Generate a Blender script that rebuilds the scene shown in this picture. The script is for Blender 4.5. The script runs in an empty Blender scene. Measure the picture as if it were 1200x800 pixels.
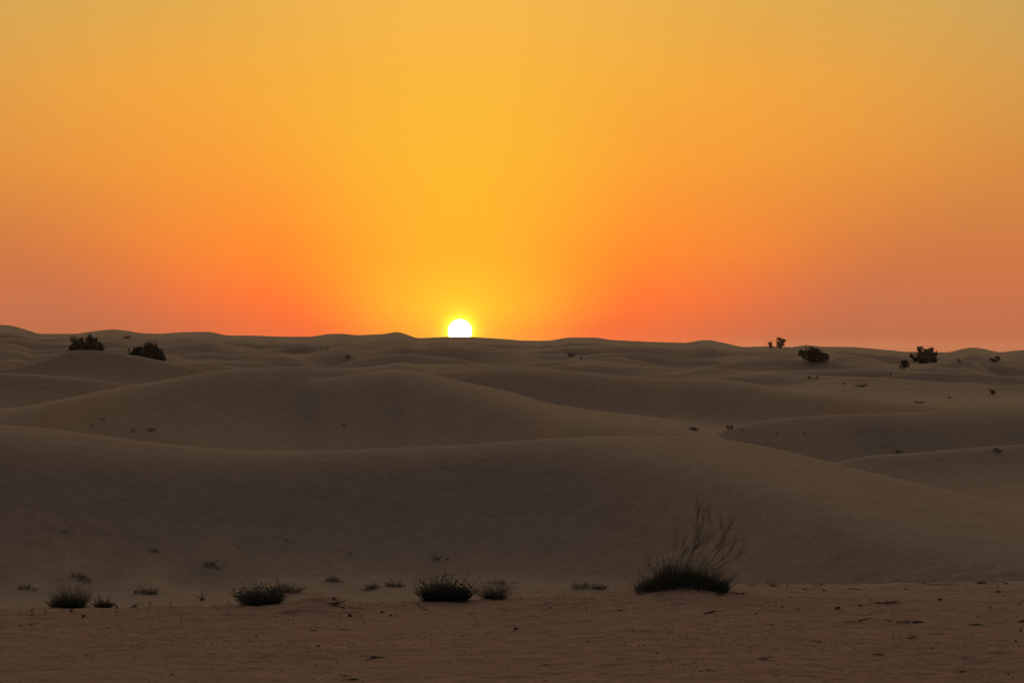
import bpy, math, random
import numpy as np
from mathutils import Vector, Matrix

R = math.radians
scene = bpy.context.scene
COL = scene.collection

# ------------------------------------------------------------------ camera model
EYE = 2.2                 # eye height above the foreground sand
K = 0.00032               # tangent per photo pixel (93.75 mm lens, 1200 px wide)
LEVEL = 414.0             # photo row of the true horizon
SUN_AZ = (539 - 600) * K              # radians right of +Y
SUN_EL = (LEVEL - 388.0) * K

cam_d = bpy.data.cameras.new('camera')
cam = bpy.data.objects.new('camera', cam_d)
COL.objects.link(cam)
cam_d.sensor_width = 36.0
cam_d.lens = 36.0 / (2 * 600 * K)
cam_d.clip_start = 0.1
cam_d.clip_end = 60000
cam.location = (0, 0, EYE)
cam.rotation_euler = (math.pi / 2 + math.atan((LEVEL - 400) * K), 0, 0)
scene.camera = cam

# ------------------------------------------------------------------ numpy noise
def _hash(ix, iy, seed):
    n = (ix.astype(np.int64) * 374761393 + iy.astype(np.int64) * 668265263 + seed * 974634777) & 0xffffffff
    n = ((n ^ (n >> 13)) * 1274126177) & 0xffffffff
    return ((n ^ (n >> 16)) & 0xffff).astype(np.float64) / 65535.0 * (2 * math.pi)

def gnoise(x, y, seed=0):
    x0 = np.floor(x); y0 = np.floor(y)
    fx = x - x0; fy = y - y0
    ux = fx * fx * fx * (fx * (fx * 6 - 15) + 10); uy = fy * fy * fy * (fy * (fy * 6 - 15) + 10)
    def g(i, j):
        a = _hash(x0 + i, y0 + j, seed)
        return np.cos(a) * (fx - i) + np.sin(a) * (fy - j)
    a = g(0, 0) * (1 - ux) + g(1, 0) * ux
    b = g(0, 1) * (1 - ux) + g(1, 1) * ux
    return (a * (1 - uy) + b * uy) * 1.45

def smooth(a, b, x):
    t = np.clip((x - a) / (b - a), 0, 1)
    return t * t * (3 - 2 * t)

# ------------------------------------------------------------------ dunes as real ridges
def gmap(d):
    d = np.asarray(d, float)
    return np.where(d >= 50, 36 + (d - 46) * .66, d)

class Ridge:
    """crest: a line in the world; front face slopes towards -Y, lee side towards +Y"""
    def __init__(self, pts, sf, lf, r, sb, lb, blur=10, brow=None, rot=0):
        pts = np.array(pts, float)
        u, y, d = pts.T
        ug = np.arange(u[0], u[-1] + 1, 2.0)
        yg = np.interp(ug, u, y); dg = np.interp(ug, u, d)
        remap = dg.min() >= 50
        if remap:
            dg = gmap(dg); r *= .6; lf *= .56; lb *= .7; sf = min(sf * 2.4, .52) if d[0] < 500 else sf * 1.3
            if brow is not None: brow = [(a, b * .66, c * 1.15) for a, b, c in brow]
        n = int(blur * 2); kx = np.arange(-n, n + 1)
        kern = np.exp(-0.5 * (kx * 2.0 / blur) ** 2); kern /= kern.sum()
        yg = np.convolve(np.pad(yg, n, mode='edge'), kern, 'valid')
        dg = np.convolve(np.pad(dg, n, mode='edge'), kern, 'valid')
        self.x = (ug - 600) * K * dg
        o = np.argsort(self.x)
        self.x = self.x[o]
        self.d = dg[o]; self.z = (EYE - K * dg * (yg - LEVEL))[o]
        self.sf, self.lf, self.r, self.sb, self.lb = sf, lf, r, sb, lb
        self.brow = None
        if brow is not None:
            b = np.array(brow, float)
            bl = np.convolve(np.pad(np.interp(ug, b[:, 0], b[:, 1]), n, mode='edge'), kern, 'valid')
            bs = np.convolve(np.pad(np.interp(ug, b[:, 0], b[:, 2]), n, mode='edge'), kern, 'valid')
            self.brow = (bl[o], bs[o])

    def __call__(self, x, d):
        dc = np.interp(x, self.x, self.d); zc = np.interp(x, self.x, self.z) - .16 * np.maximum(0, np.maximum(self.x[0] - x, x - self.x[-1]))
        q = dc - d
        g = np.sqrt(q * q + self.r ** 2) - self.r
        back = self.sb * self.lb * (1 - np.exp(-g / self.lb))
        if self.brow is None:
            front = self.sf * self.lf * (1 - np.exp(-g / self.lf))
        else:
            L = np.interp(x, self.x, self.brow[0]); s1 = np.interp(x, self.x, self.brow[1])
            w = 0.5 + 0.05 * L
            e = w * np.logaddexp(0, (q - L) / w) - w * np.logaddexp(0, -L / w)
            e = np.maximum(e, 0)
            front = s1 * np.minimum(g, L + 60) + self.sf * self.lf * (1 - np.exp(-e / self.lf))
        # well away from its crest the ridge dives under the floor between the dunes
        out = np.maximum(0, np.abs(q) - np.where(q > 0, 3.0 * self.lf, 2.0 * self.lb))
        out = np.where(out > 0, out * out / (out + 4.0), 0)
        return zc - np.where(q > 0, front, back) - .09 * out

RIDGES = [
    # near strip of reddish sand the camera looks over
    Ridge([(-900, 712, 23.5), (0, 713, 23.5), (110, 712, 23.5), (200, 711, 23.6), (300, 709, 23.6), (340, 708, 23.6), (450, 709, 23.6),
           (500, 705, 23.7), (560, 702, 23.9), (640, 699, 24), (700, 694, 24.1), (750, 690, 24.3), (800, 688, 24.4), (850, 687, 24.6),
           (900, 686, 25), (1000, 685, 25.2), (1100, 684, 25.3), (1200, 683, 25.3), (2100, 683, 25)],
          0.004, 8, 0.5, 0.32, 2.2, blur=14),
    # front dune with the long brow
    Ridge([(-900, 470, 35), (-200, 490, 34), (0, 497.5, 34), (30, 499, 34), (60, 502, 34), (100, 507, 34), (150, 514, 34), (200, 520, 34), (250, 524.5, 34),
           (300, 527, 34), (350, 527.5, 34), (400, 526.5, 34.1), (450, 525, 34.3), (500, 523, 34.5), (560, 520, 34.8), (600, 517, 35),
           (650, 513.5, 35.3), (700, 511.5, 35.6), (750, 511, 35.9), (790, 511.5, 36), (830, 513.5, 36), (870, 518, 35.7), (900, 524, 35.3),
           (930, 531, 34.9), (960, 539, 34.4), (1000, 548, 33.7), (1040, 557.5, 33), (1080, 567, 32.4), (1120, 577, 31.9), (1160, 587, 31.4), (1200, 597, 31), (1500, 640, 29.5), (2100, 690, 28)],
          0.50, 3.2, 0.5, 0.3, 4, blur=16,
          brow=[(-900, 2, .07), (0, 2.0, .075), (150, 1.6, .078), (300, 1.15, .08), (450, .75, .08), (600, .8, .075), (680, 1.5, .075), (740, 2.7, .075), (800, 4.2, .073), (850, 5.6, .078), (900, 6.4, .084), (950, 6.8, .095), (1000, 6.8, .108), (1100, 6, .108), (1200, 5, .10), (2100, 4, .06)]),
    # right-hand low dune just behind it
    Ridge([(860, 575, 55), (940, 550, 56), (1000, 537, 57), (1030, 533.5, 58), (1060, 532.5, 58), (1100, 529, 58.5), (1150, 525, 59), (1200, 522, 60), (1400, 512, 60), (1800, 500, 60)],
          0.140, 4.0, 0.56, 0.21, 5.6, blur=10),
    # right-hand dune, second
    Ridge([(760, 540, 70), (830, 511, 72), (865, 500.5, 74), (890, 495, 75), (930, 490, 77), (975, 486, 79), (1010, 484, 80), (1050, 483, 80), (1090, 481, 80), (1120, 476.5, 80), (1150, 474, 80), (1200, 474.5, 80), (1500, 480, 80), (1900, 470, 80)],
          0.220, 4.5, 0.48, 0.30, 5.6, blur=10, brow=[(760, 0.3, .03), (1000, 1.0, .05), (1090, 2.2, .06), (1150, 3.5, .06), (1900, 3, .06)]),
    # big middle dune: left limb
    Ridge([(-700, 486, 76), (-200, 483, 77), (0, 479, 78), (30, 476, 79), (60, 470.5, 80), (90, 463.5, 82), (120, 457, 84), (150, 451.5, 86), (190, 445.5, 88), (215, 440.5, 89), (250, 435, 90), (300, 431, 91.5),
           (345, 429, 92.8), (380, 430.3, 93.6), (420, 433, 94), (470, 438, 94), (540, 455, 92.5), (620, 485, 88)],
          0.140, 10.0, 0.64, 0.24, 8.4, blur=9, brow=[(-700, 6, .02), (0, 5, .025), (150, 3.5, .03), (250, 1.5, .04), (345, .8, .05), (620, .8, .05)]),
    # big middle dune: right limb with its sharp brink
    Ridge([(230, 512, 90), (280, 486, 90.4), (320, 466, 90.7), (345, 455, 90.8), (362, 448.5, 90.9), (378, 444.6, 91), (400, 440.5, 90.6), (430, 436.5, 90), (460, 435, 90), (485, 436, 90), (510, 439.5, 89), (540, 446, 88), (570, 452.5, 87), (600, 459, 86),
           (625, 466.5, 85), (650, 472.5, 83), (700, 480.5, 80), (750, 487.5, 77), (790, 493.5, 74), (815, 499, 72.5), (840, 509, 71), (865, 526, 69)],
          0.180, 7.0, 0.40, 0.30, 5.6, blur=7, brow=[(250, .5, .04), (400, 1.0, .05), (480, 2.5, .06), (560, 5, .055), (650, 8, .045), (800, 8, .04), (950, 8, .04)]),
    # long swell behind it, right
    Ridge([(380, 470, 130), (440, 448, 132), (485, 437.5, 135), (520, 433.5, 138), (560, 431, 140), (600, 430, 140), (640, 431, 140), (690, 435, 139), (720, 439, 137), (760, 443.5, 134), (790, 443.5, 132), (830, 443, 132), (870, 447, 130), (900, 452, 128),
           (930, 455.5, 126), (980, 461, 122), (1020, 466, 118), (1060, 470, 114), (1120, 478, 108), (1250, 500, 100)],
          0.170, 11.0, 0.72, 0.22, 9.8, blur=8, brow=[(380, 1, .03), (600, 3, .04), (760, 2, .04), (900, 5, .03), (1250, 5, .03)]),
    # left: low dune in front of the shrub dune
    Ridge([(-600, 440, 128), (0, 436, 125), (40, 438, 125), (80, 442, 124), (120, 446.5, 122), (150, 451.5, 118), (200, 463, 110)],
          0.180, 7.0, 0.56, 0.24, 8.4, blur=7),
    # left: dune the two big shrubs grow on
    Ridge([(-600, 440, 165), (0, 433, 168), (25, 428.5, 170), (50, 422, 172), (70, 414.5, 174), (85, 410.5, 175), (105, 410, 175), (130, 412, 175), (160, 417, 174), (190, 422.5, 172), (220, 428.5, 168), (250, 434, 164), (330, 448, 155)],
          0.200, 8.0, 0.80, 0.18, 11.2, blur=5),
    # left shaded valley wall behind it
    Ridge([(-600, 410, 250), (0, 412, 255), (30, 417, 255), (60, 421, 250), (100, 428, 240)],
          0.200, 9.0, 1.20, 0.18, 12.6, blur=6),
    # right: swells around the far shrubs
    Ridge([(940, 460, 190), (1000, 449, 195), (1030, 442, 198), (1065, 436.5, 200), (1100, 435, 200), (1140, 437, 198), (1180, 440, 195), (1300, 444, 190), (1700, 440, 190)],
          0.200, 7.5, 0.72, 0.20, 11.2, blur=7),
    Ridge([(880, 470, 160), (960, 462, 162), (1040, 456, 164), (1080, 454, 165), (1130, 455, 164), (1200, 451, 165), (1500, 448, 165)],
          0.120, 7.0, 0.72, 0.17, 9.8, blur=9),
    Ridge([(760, 440, 235), (830, 428, 245), (870, 422, 250), (910, 419, 255), (960, 421, 255), (1000, 426, 250), (1040, 431, 245), (1100, 440, 235)],
          0.160, 10.0, 0.96, 0.17, 12.6, blur=8),
    Ridge([(1030, 432, 270), (1070, 427, 275), (1110, 424, 280), (1150, 422.5, 285), (1200, 423, 285), (1600, 420, 285)],
          0.120, 11.0, 0.96, 0.15, 12.6, blur=8),
    Ridge([(380, 432, 230), (420, 420, 240), (450, 414.5, 245), (470, 413.5, 246), (495, 415, 245), (520, 418, 242), (560, 424, 238), (620, 434, 230)],
          0.200, 8.5, 0.96, 0.18, 11.2, blur=6),
    Ridge([(540, 430, 280), (580, 420.5, 290), (610, 416, 296), (640, 414.5, 300), (670, 416, 300), (700, 420, 296), (760, 428, 285)],
          0.160, 10.0, 0.96, 0.18, 12.6, blur=7),
    Ridge([(640, 425, 330), (700, 417, 340), (740, 416, 345), (780, 419, 345), (830, 424, 335), (900, 431, 320)],
          0.200, 9.0, 0.96, 0.18, 12.6, blur=7),
    Ridge([(230, 428, 260), (290, 420, 268), (330, 417, 272), (370, 418, 272), (410, 422, 268), (470, 430, 260)],
          0.140, 10.0, 0.80, 0.17, 12.6, blur=7),
    Ridge([(150, 415, 400), (180, 404, 405), (210, 400, 408), (250, 402, 410), (280, 408, 408), (320, 416, 400)],
          0.220, 11.0, 1.28, 0.18, 14.0, blur=6),
    # skyline
    Ridge([(-1200, 398, 620), (-250, 388, 610), (-60, 384, 600), (0, 380.5, 600), (12, 381, 600), (25, 384.5, 600), (45, 391, 605), (90, 391, 610), (115, 387.3, 605), (133, 385.5, 600), (150, 387.5, 602), (162, 390, 605),
           (185, 391, 605), (215, 389, 602), (245, 388.5, 600), (255, 390.5, 602), (265, 393, 605), (300, 393, 610), (325, 394.3, 610), (365, 394.5, 610), (383, 391.3, 600), (400, 390.7, 600), (418, 392.7, 602),
           (450, 391.3, 600), (466, 388.3, 598), (476, 391.5, 600), (488, 396.2, 605), (525, 394.5, 610), (552, 394.6, 610), (600, 397.7, 612), (611, 399, 612), (645, 399, 610), (665, 395.3, 604), (700, 395.3, 604), (716, 398.2, 606),
           (760, 400.3, 610), (805, 401.7, 610), (821, 398.3, 602), (833, 398.3, 602), (850, 402, 605), (870, 406.7, 610), (900, 405.5, 606), (930, 406.7, 606), (945, 403.7, 600), (958, 406, 604), (980, 406.3, 606), (1000, 406.3, 606),
           (1040, 410, 610), (1060, 412, 610), (1113, 412.7, 612), (1126, 409, 602), (1140, 406.7, 600), (1155, 409, 602), (1171, 413, 606), (1186, 411, 604), (1200, 410, 604), (1260, 406, 604), (1340, 411, 606), (1900, 404, 610)],
          0.07, 32, 3.0, 0.10, 45, blur=3.2),
]

FARD = float(gmap(600))

def sky_row(x, d):
    r = RIDGES[-1]
    z = np.interp(x * FARD / np.maximum(d, 40), r.x, r.z)
    return LEVEL + (EYE - z) / (K * FARD)

HUMMOCKS = [  # small drifts of sand: photo point, half width, half depth, height (metres)
    (168, 694, .30, .7, .08), (150, 695, .45, .7, .035), (84, 680, .28, .7, .07), (33, 692, .25, .7, .05), (330, 693, .42, .8, .08), (392, 684, .25, .7, .055),
    (445, 691, .35, .7, .06), (690, 691, .38, .7, .06), (250, 666, .25, .6, .06), (590, 688, .35, .7, .06), (470, 697, .3, .6, .04), (210, 700, .35, .6, .03), (640, 694, .35, .6, .03), (55, 698, .4, .6, .03),
]
BUMPS = [(370, 23.3, .19, .45, .085), (396, 23.4, .22, .4, .035), (795, 24.1, .33, 1.0, .075), (830, 24.4, .5, .7, .03)]

def height(x, d):
    x = np.asarray(x, float); d = np.asarray(d, float)
    shp = np.broadcast(x, d).shape
    x = np.broadcast_to(x, shp); d = np.broadcast_to(d, shp)
    dd = np.maximum(d, 5)
    # floor between the dunes
    base = np.interp(d, [-60, 20, 25.6, 30, 36, 45, 65, 85, 105], [-.2, -.15, -.38, -.40, -.32, -.27, -.25, -.1, .1])
    base = base + 0.06 * gnoise(x / 7.0, d / 6.0, 3) * smooth(22, 30, d)
    g = np.clip((1 / 105. - 1 / np.maximum(dd, 105)) / (1 / 105. - 1 / FARD), 0, 1)
    y6 = sky_row(x, d) + 11
    yb = y6 + (469 - y6) * (1 - g) ** 1.6
    fb = EYE - K * dd * (yb - LEVEL)
    # ridged dune field, crests mostly across the view
    wx = x + 9 * gnoise(x / 46, d / 40, 11); wd = d + 8 * gnoise(x / 40 + 9, d / 40, 12) + 0.12 * x
    r1 = 1 - np.sqrt((gnoise(wx / 42, wd / 27, 5) * 1.6) ** 2 + .012)
    r2 = 1 - np.sqrt((gnoise(wx / 18, wd / 13, 6) * 1.6) ** 2 + .02)
    r3 = 1 - np.sqrt((gnoise(wx / 7.5, wd / 5.5, 7) * 1.6) ** 2 + .03)
    amp = 1.25 * smooth(84, 170, d) * (1 - .65 * smooth(330, FARD, d))
    fb = fb + amp * (2.3 * (r1 - .72) + 1.25 * (r2 - .7) + .42 * (r3 - .7))
    far = -1.2 + 1.1 * gnoise(x / 160, d / 120, 21)
    fb = np.where(d > FARD, fb + (far - fb) * smooth(FARD, FARD + 110, d), fb)
    base = np.where(d > 85, base + (fb - base) * smooth(85, 115, d), base)
    hs = 0.022 + 0.0009 * np.clip(dd, 20, 600)
    acc = np.zeros(shp); m = base.copy()
    vals = [base] + [r(x, d) for r in RIDGES]
    vals[-1] = np.where(d > FARD + 110, -50, vals[-1])
    m = np.max(np.stack([v for v in vals]), axis=0)
    for v in vals:
        acc += np.exp((v - m) / hs)
    z = m + hs * np.log(acc) * smooth(1.0, 1.6, acc) * .8
    # broad unevenness of the middle dunes
    z = z + smooth(27, 45, d) * (1 - smooth(100, 180, d)) * (.05 * gnoise(x / 9 + 3, d / 7, 31) + .018 * gnoise(x / 2.6, d / 2.6, 32))
    # hummocks
    for (bu, bd, sx, sd, bh) in BUMPS:
        bx = (bu - 600) * K * bd
        z = z + bh * np.exp(-((x - bx) / sx) ** 2 - ((d - bd) / sd) ** 2)
    # scuffed, rippled ground close by
    near = 1 - smooth(25, 31, d)
    rough = .55 + .45 * gnoise(x / 2.2, d / 2.4, 46)
    z = z + near * rough * (.020 * gnoise(x / .9, d / .6, 41) + .017 * gnoise(x / .34, d / .27, 42) + .013 * gnoise(x / .13, d / .14, 43) + .007 * gnoise(x / .06, d / .08, 45) + .03 * gnoise(x / 2.7, d / 1.5, 44))
    return z

def ground_hit(u, y, dmin=8.0, dmax=430.0):
    """where the sight line through photo point (u, y) first meets the sand"""
    t = np.geomspace(dmin, dmax, 6000)
    x = (u - 600) * K * t
    zr = EYE - K * t * (y - LEVEL)
    below = np.nonzero(height(x, t) >= zr)[0]
    i = below[0] if len(below) else int(np.argmin(np.abs(zr - height(x, t))))
    return Vector((float(x[i]), float(t[i]), float(height(x[i], t[i]))))

_h = [(ground_hit(u, y), w, dp, hh) for (u, y, w, dp, hh) in HUMMOCKS]
BUMPS += [(600 + p.x / (K * p.y), p.y, w, dp, hh) for p, w, dp, hh in _h]

# ------------------------------------------------------------------ materials
def new_mat(name):
    m = bpy.data.materials.new(name); m.use_nodes = True
    nt = m.node_tree
    for n in list(nt.nodes):
        nt.nodes.remove(n)
    out = nt.nodes.new('ShaderNodeOutputMaterial')
    return m, nt, out

def sand_material():
    m, nt, out = new_mat('sand')
    N, Lk = nt.nodes.new, nt.links.new
    p = N('ShaderNodeBsdfPrincipled'); Lk(p.outputs[0], out.inputs[0])
    p.inputs['Roughness'].default_value = .95
    p.inputs['Specular IOR Level'].default_value = .12
    geo = N('ShaderNodeNewGeometry')
    def noise(scale, vec=(1, 1, 1), detail=4, rough=.55):
        mp = N('ShaderNodeMapping'); mp.inputs['Scale'].default_value = vec
        Lk(geo.outputs['Position'], mp.inputs['Vector'])
        n = N('ShaderNodeTexNoise'); n.inputs['Scale'].default_value = scale
        n.inputs['Detail'].default_value = detail; n.inputs['Roughness'].default_value = rough
        Lk(mp.outputs[0], n.inputs['Vector'])
        return n.outputs['Fac']
    def ramp(fac, a, b, ca, cb):
        r = N('ShaderNodeValToRGB'); r.color_ramp.elements[0].position = a; r.color_ramp.elements[1].position = b
        r.color_ramp.elements[0].color = (*ca, 1); r.color_ramp.elements[1].color = (*cb, 1)
        Lk(fac, r.inputs[0]); return r.outputs[0]
    # wind-sorted sand: paler quartz and redder iron-stained patches
    big = ramp(noise(.05, (1, 1.6, 1), 5, .6), .35, .66, SAND_PALE, SAND_RED)
    # fine mottling
    mul = N('ShaderNodeMixRGB'); mul.blend_type = 'MULTIPLY'; mul.inputs[0].default_value = 1
    fine = ramp(noise(5, (1, 1.7, 1), 6, .68), .3, .72, (.87, .865, .86), (1.09, 1.09, 1.09))
    Lk(big, mul.inputs[1]); Lk(fine, mul.inputs[2])
    mul2 = N('ShaderNodeMixRGB'); mul2.blend_type = 'MULTIPLY'; mul2.inputs[0].default_value = 1
    streak = ramp(noise(1.7, (1, 1.5, 1), 8, .74), .32, .7, (.89, .885, .88), (1.07, 1.07, 1.07))
    Lk(mul.outputs[0], mul2.inputs[1]); Lk(streak, mul2.inputs[2])
    grit = ramp(noise(26, (1, 1.3, 1), 5, .75), .34, .66, (.80, .79, .80), (1.17, 1.17, 1.16))
    mul3 = N('ShaderNodeMixRGB'); mul3.blend_type = 'MULTIPLY'; mul3.inputs[0].default_value = 1
    Lk(mul2.outputs[0], mul3.inputs[1]); Lk(grit, mul3.inputs[2]); mul2 = mul3
    # low sun's reddish cast on the flat close by, put into the colour
    sep = N('ShaderNodeSeparateXYZ'); Lk(geo.outputs['Position'], sep.inputs[0])
    edge = N('ShaderNodeMath'); edge.operation = 'MULTIPLY_ADD'
    Lk(noise(.8, (1, 1, 1), 4, .6), edge.inputs[0]); edge.inputs[1].default_value = 1.6
    Lk(sep.outputs['Y'], edge.inputs[2])
    mr = N('ShaderNodeMapRange'); mr.inputs['From Min'].default_value = 24.6; mr.inputs['From Max'].default_value = 26.6
    mr.inputs['To Min'].default_value = 1; mr.inputs['To Max'].default_value = 0
    Lk(edge.outputs[0], mr.inputs['Value'])
    redder = N('ShaderNodeMixRGB'); redder.blend_type = 'MULTIPLY'; redder.inputs[2].default_value = (*NEAR_TINT, 1)
    Lk(mr.outputs[0], redder.inputs[0]); Lk(mul2.outputs[0], redder.inputs[1])
    Lk(redder.outputs[0], p.inputs['Base Color'])
    # relief: wind ripples + grain
    b1 = N('ShaderNodeBump'); b1.inputs['Distance'].default_value = .035
    Lk(noise(4.0, (.8, 1.8, 1), 6, .66), b1.inputs['Height'])
    b2 = N('ShaderNodeBump'); b2.inputs['Strength'].default_value = .5; b2.inputs['Distance'].default_value = .010
    Lk(noise(22, (.6, 1.6, 1), 4, .6), b2.inputs['Height']); Lk(b1.outputs[0], b2.inputs['Normal'])
    bs = N('ShaderNodeMapRange'); bs.inputs['From Min'].default_value = 0; bs.inputs['From Max'].default_value = 1
    bs.inputs['To Min'].default_value = .10; bs.inputs['To Max'].default_value = .6
    Lk(mr.outputs[0], bs.inputs['Value']); Lk(bs.outputs[0], b1.inputs['Strength'])
    Lk(b2.outputs[0], p.inputs['Normal'])
    return m

SAND_PALE = (.435, .357, .29)
SAND_RED = (.43, .322, .25)
NEAR_TINT = (.88, .76, .76)

def plain(name, c, c2, scale=30, rough=.9, trans=0.0):
    m, nt, out = new_mat(name)
    N, Lk = nt.nodes.new, nt.links.new
    p = N('ShaderNodeBsdfPrincipled'); Lk(p.outputs[0], out.inputs[0])
    p.inputs['Roughness'].default_value = rough; p.inputs['Specular IOR Level'].default_value = .2
    tc = N('ShaderNodeTexCoord'); n = N('ShaderNodeTexNoise'); n.inputs['Scale'].default_value = scale; n.inputs['Detail'].default_value = 4
    Lk(tc.outputs['Object'], n.inputs['Vector'])
    r = N('ShaderNodeValToRGB'); r.color_ramp.elements[0].position = .32; r.color_ramp.elements[1].position = .68
    r.color_ramp.elements[0].color = (*c, 1); r.color_ramp.elements[1].color = (*c2, 1)
    Lk(n.outputs['Fac'], r.inputs[0]); Lk(r.outputs[0], p.inputs['Base Color'])
    return m

M = {
    'sand': sand_material(),
    'leaf_dark': plain('dark_shrub_leaves', (.055, .068, .060), (.095, .112, .094), 3),
    'leaf_green': plain('green_tussock_stems', (.10, .122, .10), (.145, .165, .135), 6),
    'leaf_grey': plain('grey_dry_stems', (.25, .225, .18), (.34, .30, .24), 8),
    'bark': plain('dark_bark', (.06, .048, .038), (.10, .08, .06), 25),
    'twig': plain('dead_twig', (.075, .058, .048), (.14, .105, .085), 40),
    'straw': plain('bleached_straw', (.50, .45, .36), (.62, .56, .46), 40),
    'clod': plain('dark_clod', (.085, .064, .056), (.14, .105, .09), 30),
}

# ------------------------------------------------------------------ mesh helpers
class MB:
    def __init__(self):
        self.v = []; self.f = []
    def tube(self, pts, r0, r1, n=5):
        rings = []
        for i, p in enumerate(pts):
            p = Vector(p)
            a = Vector(pts[max(i - 1, 0)]); b = Vector(pts[min(i + 1, len(pts) - 1)])
            t = (b - a).normalized() if (b - a).length > 1e-9 else Vector((0, 0, 1))
            s = t.cross(Vector((.3, .9, .2))).normalized(); q = t.cross(s)
            r = r0 + (r1 - r0) * i / (len(pts) - 1)
            base = len(self.v)
            for k in range(n):
                w = 2 * math.pi * k / n
                self.v.append(p + s * (r * math.cos(w)) + q * (r * math.sin(w)))
            rings.append(base)
        for a, b in zip(rings, rings[1:]):
            for k in range(n):
                self.f.append((a + k, a + (k + 1) % n, b + (k + 1) % n, b + k))
        self.f.append(tuple(rings[0] + k for k in reversed(range(n))))
        self.f.append(tuple(rings[-1] + k for k in range(n)))
    def leaf(self, p, a, b):
        i = len(self.v)
        self.v += [p - a, p + b * .5, p + a, p - b * .5]
        self.f.append((i, i + 1, i + 2, i + 3))
    def lump(self, c, r, rng, flat=.7, n=8, m=5):
        base = len(self.v)
        ph = [rng.uniform(0, 6.28) for _ in range(4)]
        self.v.append(Vector(c) + Vector((0, 0, r * flat)))
        for j in range(1, m):
            th = math.pi * j / m
            for k in range(n):
                w = 2 * math.pi * k / n
                rr = r * (1 + .22 * math.sin(2 * w + ph[0] + j) + .14 * math.sin(3 * w + ph[1] - j * 2) + rng.uniform(-.07, .07))
                self.v.append(Vector(c) + Vector((rr * math.sin(th) * math.cos(w), rr * math.sin(th) * math.sin(w), rr * flat * math.cos(th))))
        self.v.append(Vector(c) - Vector((0, 0, r * flat)))
        last = len(self.v) - 1
        for k in range(n):
            self.f.append((base, base + 1 + k, base + 1 + (k + 1) % n))
            e = base + 1 + (m - 2) * n
            self.f.append((last, e + (k + 1) % n, e + k))
        for j in range(m - 2):
            a = base + 1 + j * n
            for k in range(n):
                self.f.append((a + k, a + n + k, a + n + (k + 1) % n, a + (k + 1) % n))
    def build(self, name, mat, parent=None, loc=None, smooth_shade=True):
        me = bpy.data.meshes.new(name)
        me.from_pydata([tuple(v) for v in self.v], [], self.f)
        me.materials.append(mat)
        if smooth_shade:
            me.polygons.foreach_set('use_smooth', [True] * len(me.polygons))
        me.update()
        o = bpy.data.objects.new(name, me)
        COL.objects.link(o)
        if parent is not None:
            o.parent = parent
        if loc is not None:
            o.location = loc
        return o

def tag(o, label=None, cat=None, group=None, kind=None):
    if label: o['label'] = label
    if cat: o['category'] = cat
    if group: o['group'] = group
    if kind: o['kind'] = kind
    return o

def empty(name, loc, label, cat, group=None):
    o = bpy.data.objects.new(name, None)
    COL.objects.link(o); o.location = loc
    o.empty_display_size = .2
    return tag(o, label, cat, group)

# ------------------------------------------------------------------ ground sheet
def build_ground():
    rows = np.concatenate([
        np.linspace(-5, 11, 50), np.arange(11.2, 16, .12), np.arange(16, 27.5, .032), np.arange(27.5, 34, .07), np.arange(34, 50, .1), np.arange(50, 80, .24),
        np.arange(80, 140, .45), np.arange(140, 280, .95), np.arange(280, 385, 1.5), np.arange(385, 425, .8), np.arange(425, 520, 6), np.geomspace(520, 2600, 40)])
    tc = np.concatenate([-np.geomspace(1.1, .235, 60)[:-1], np.linspace(-.235, .235, 820), np.geomspace(.235, 1.1, 60)[1:]])
    T, D = np.meshgrid(tc, rows)
    off = np.where(D < 30, 7.0 * (1 - smooth(8, 30, D)) + 0.0, 0.0)
    X = T * (np.maximum(D, -5) + off + .5 * (D < -4.5))
    Z = np.empty_like(X)
    for i in range(0, X.shape[0], 100):
        Z[i:i + 100] = height(X[i:i + 100], D[i:i + 100])
    nr, nc = X.shape
    co = np.stack([X, D, Z], -1).reshape(-1, 3).astype(np.float32)
    idx = np.arange(nr * nc).reshape(nr, nc)
    quads = np.stack([idx[:-1, :-1], idx[:-1, 1:], idx[1:, 1:], idx[1:, :-1]], -1).reshape(-1, 4).astype(np.int32)
    me = bpy.data.meshes.new('sand_dunes')
    me.vertices.add(len(co)); me.vertices.foreach_set('co', co.ravel())
    me.loops.add(quads.size); me.loops.foreach_set('vertex_index', quads.ravel())
    me.polygons.add(len(quads)); me.polygons.foreach_set('loop_start', np.arange(0, quads.size, 4, dtype=np.int32))
    me.polygons.foreach_set('use_smooth', np.ones(len(quads), bool))
    me.materials.append(M['sand'])
    me.update(calc_edges=True)
    o = bpy.data.objects.new('sand_dunes', me)
    COL.objects.link(o)
    tag(o, kind='structure')
    return o

build_ground()

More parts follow.
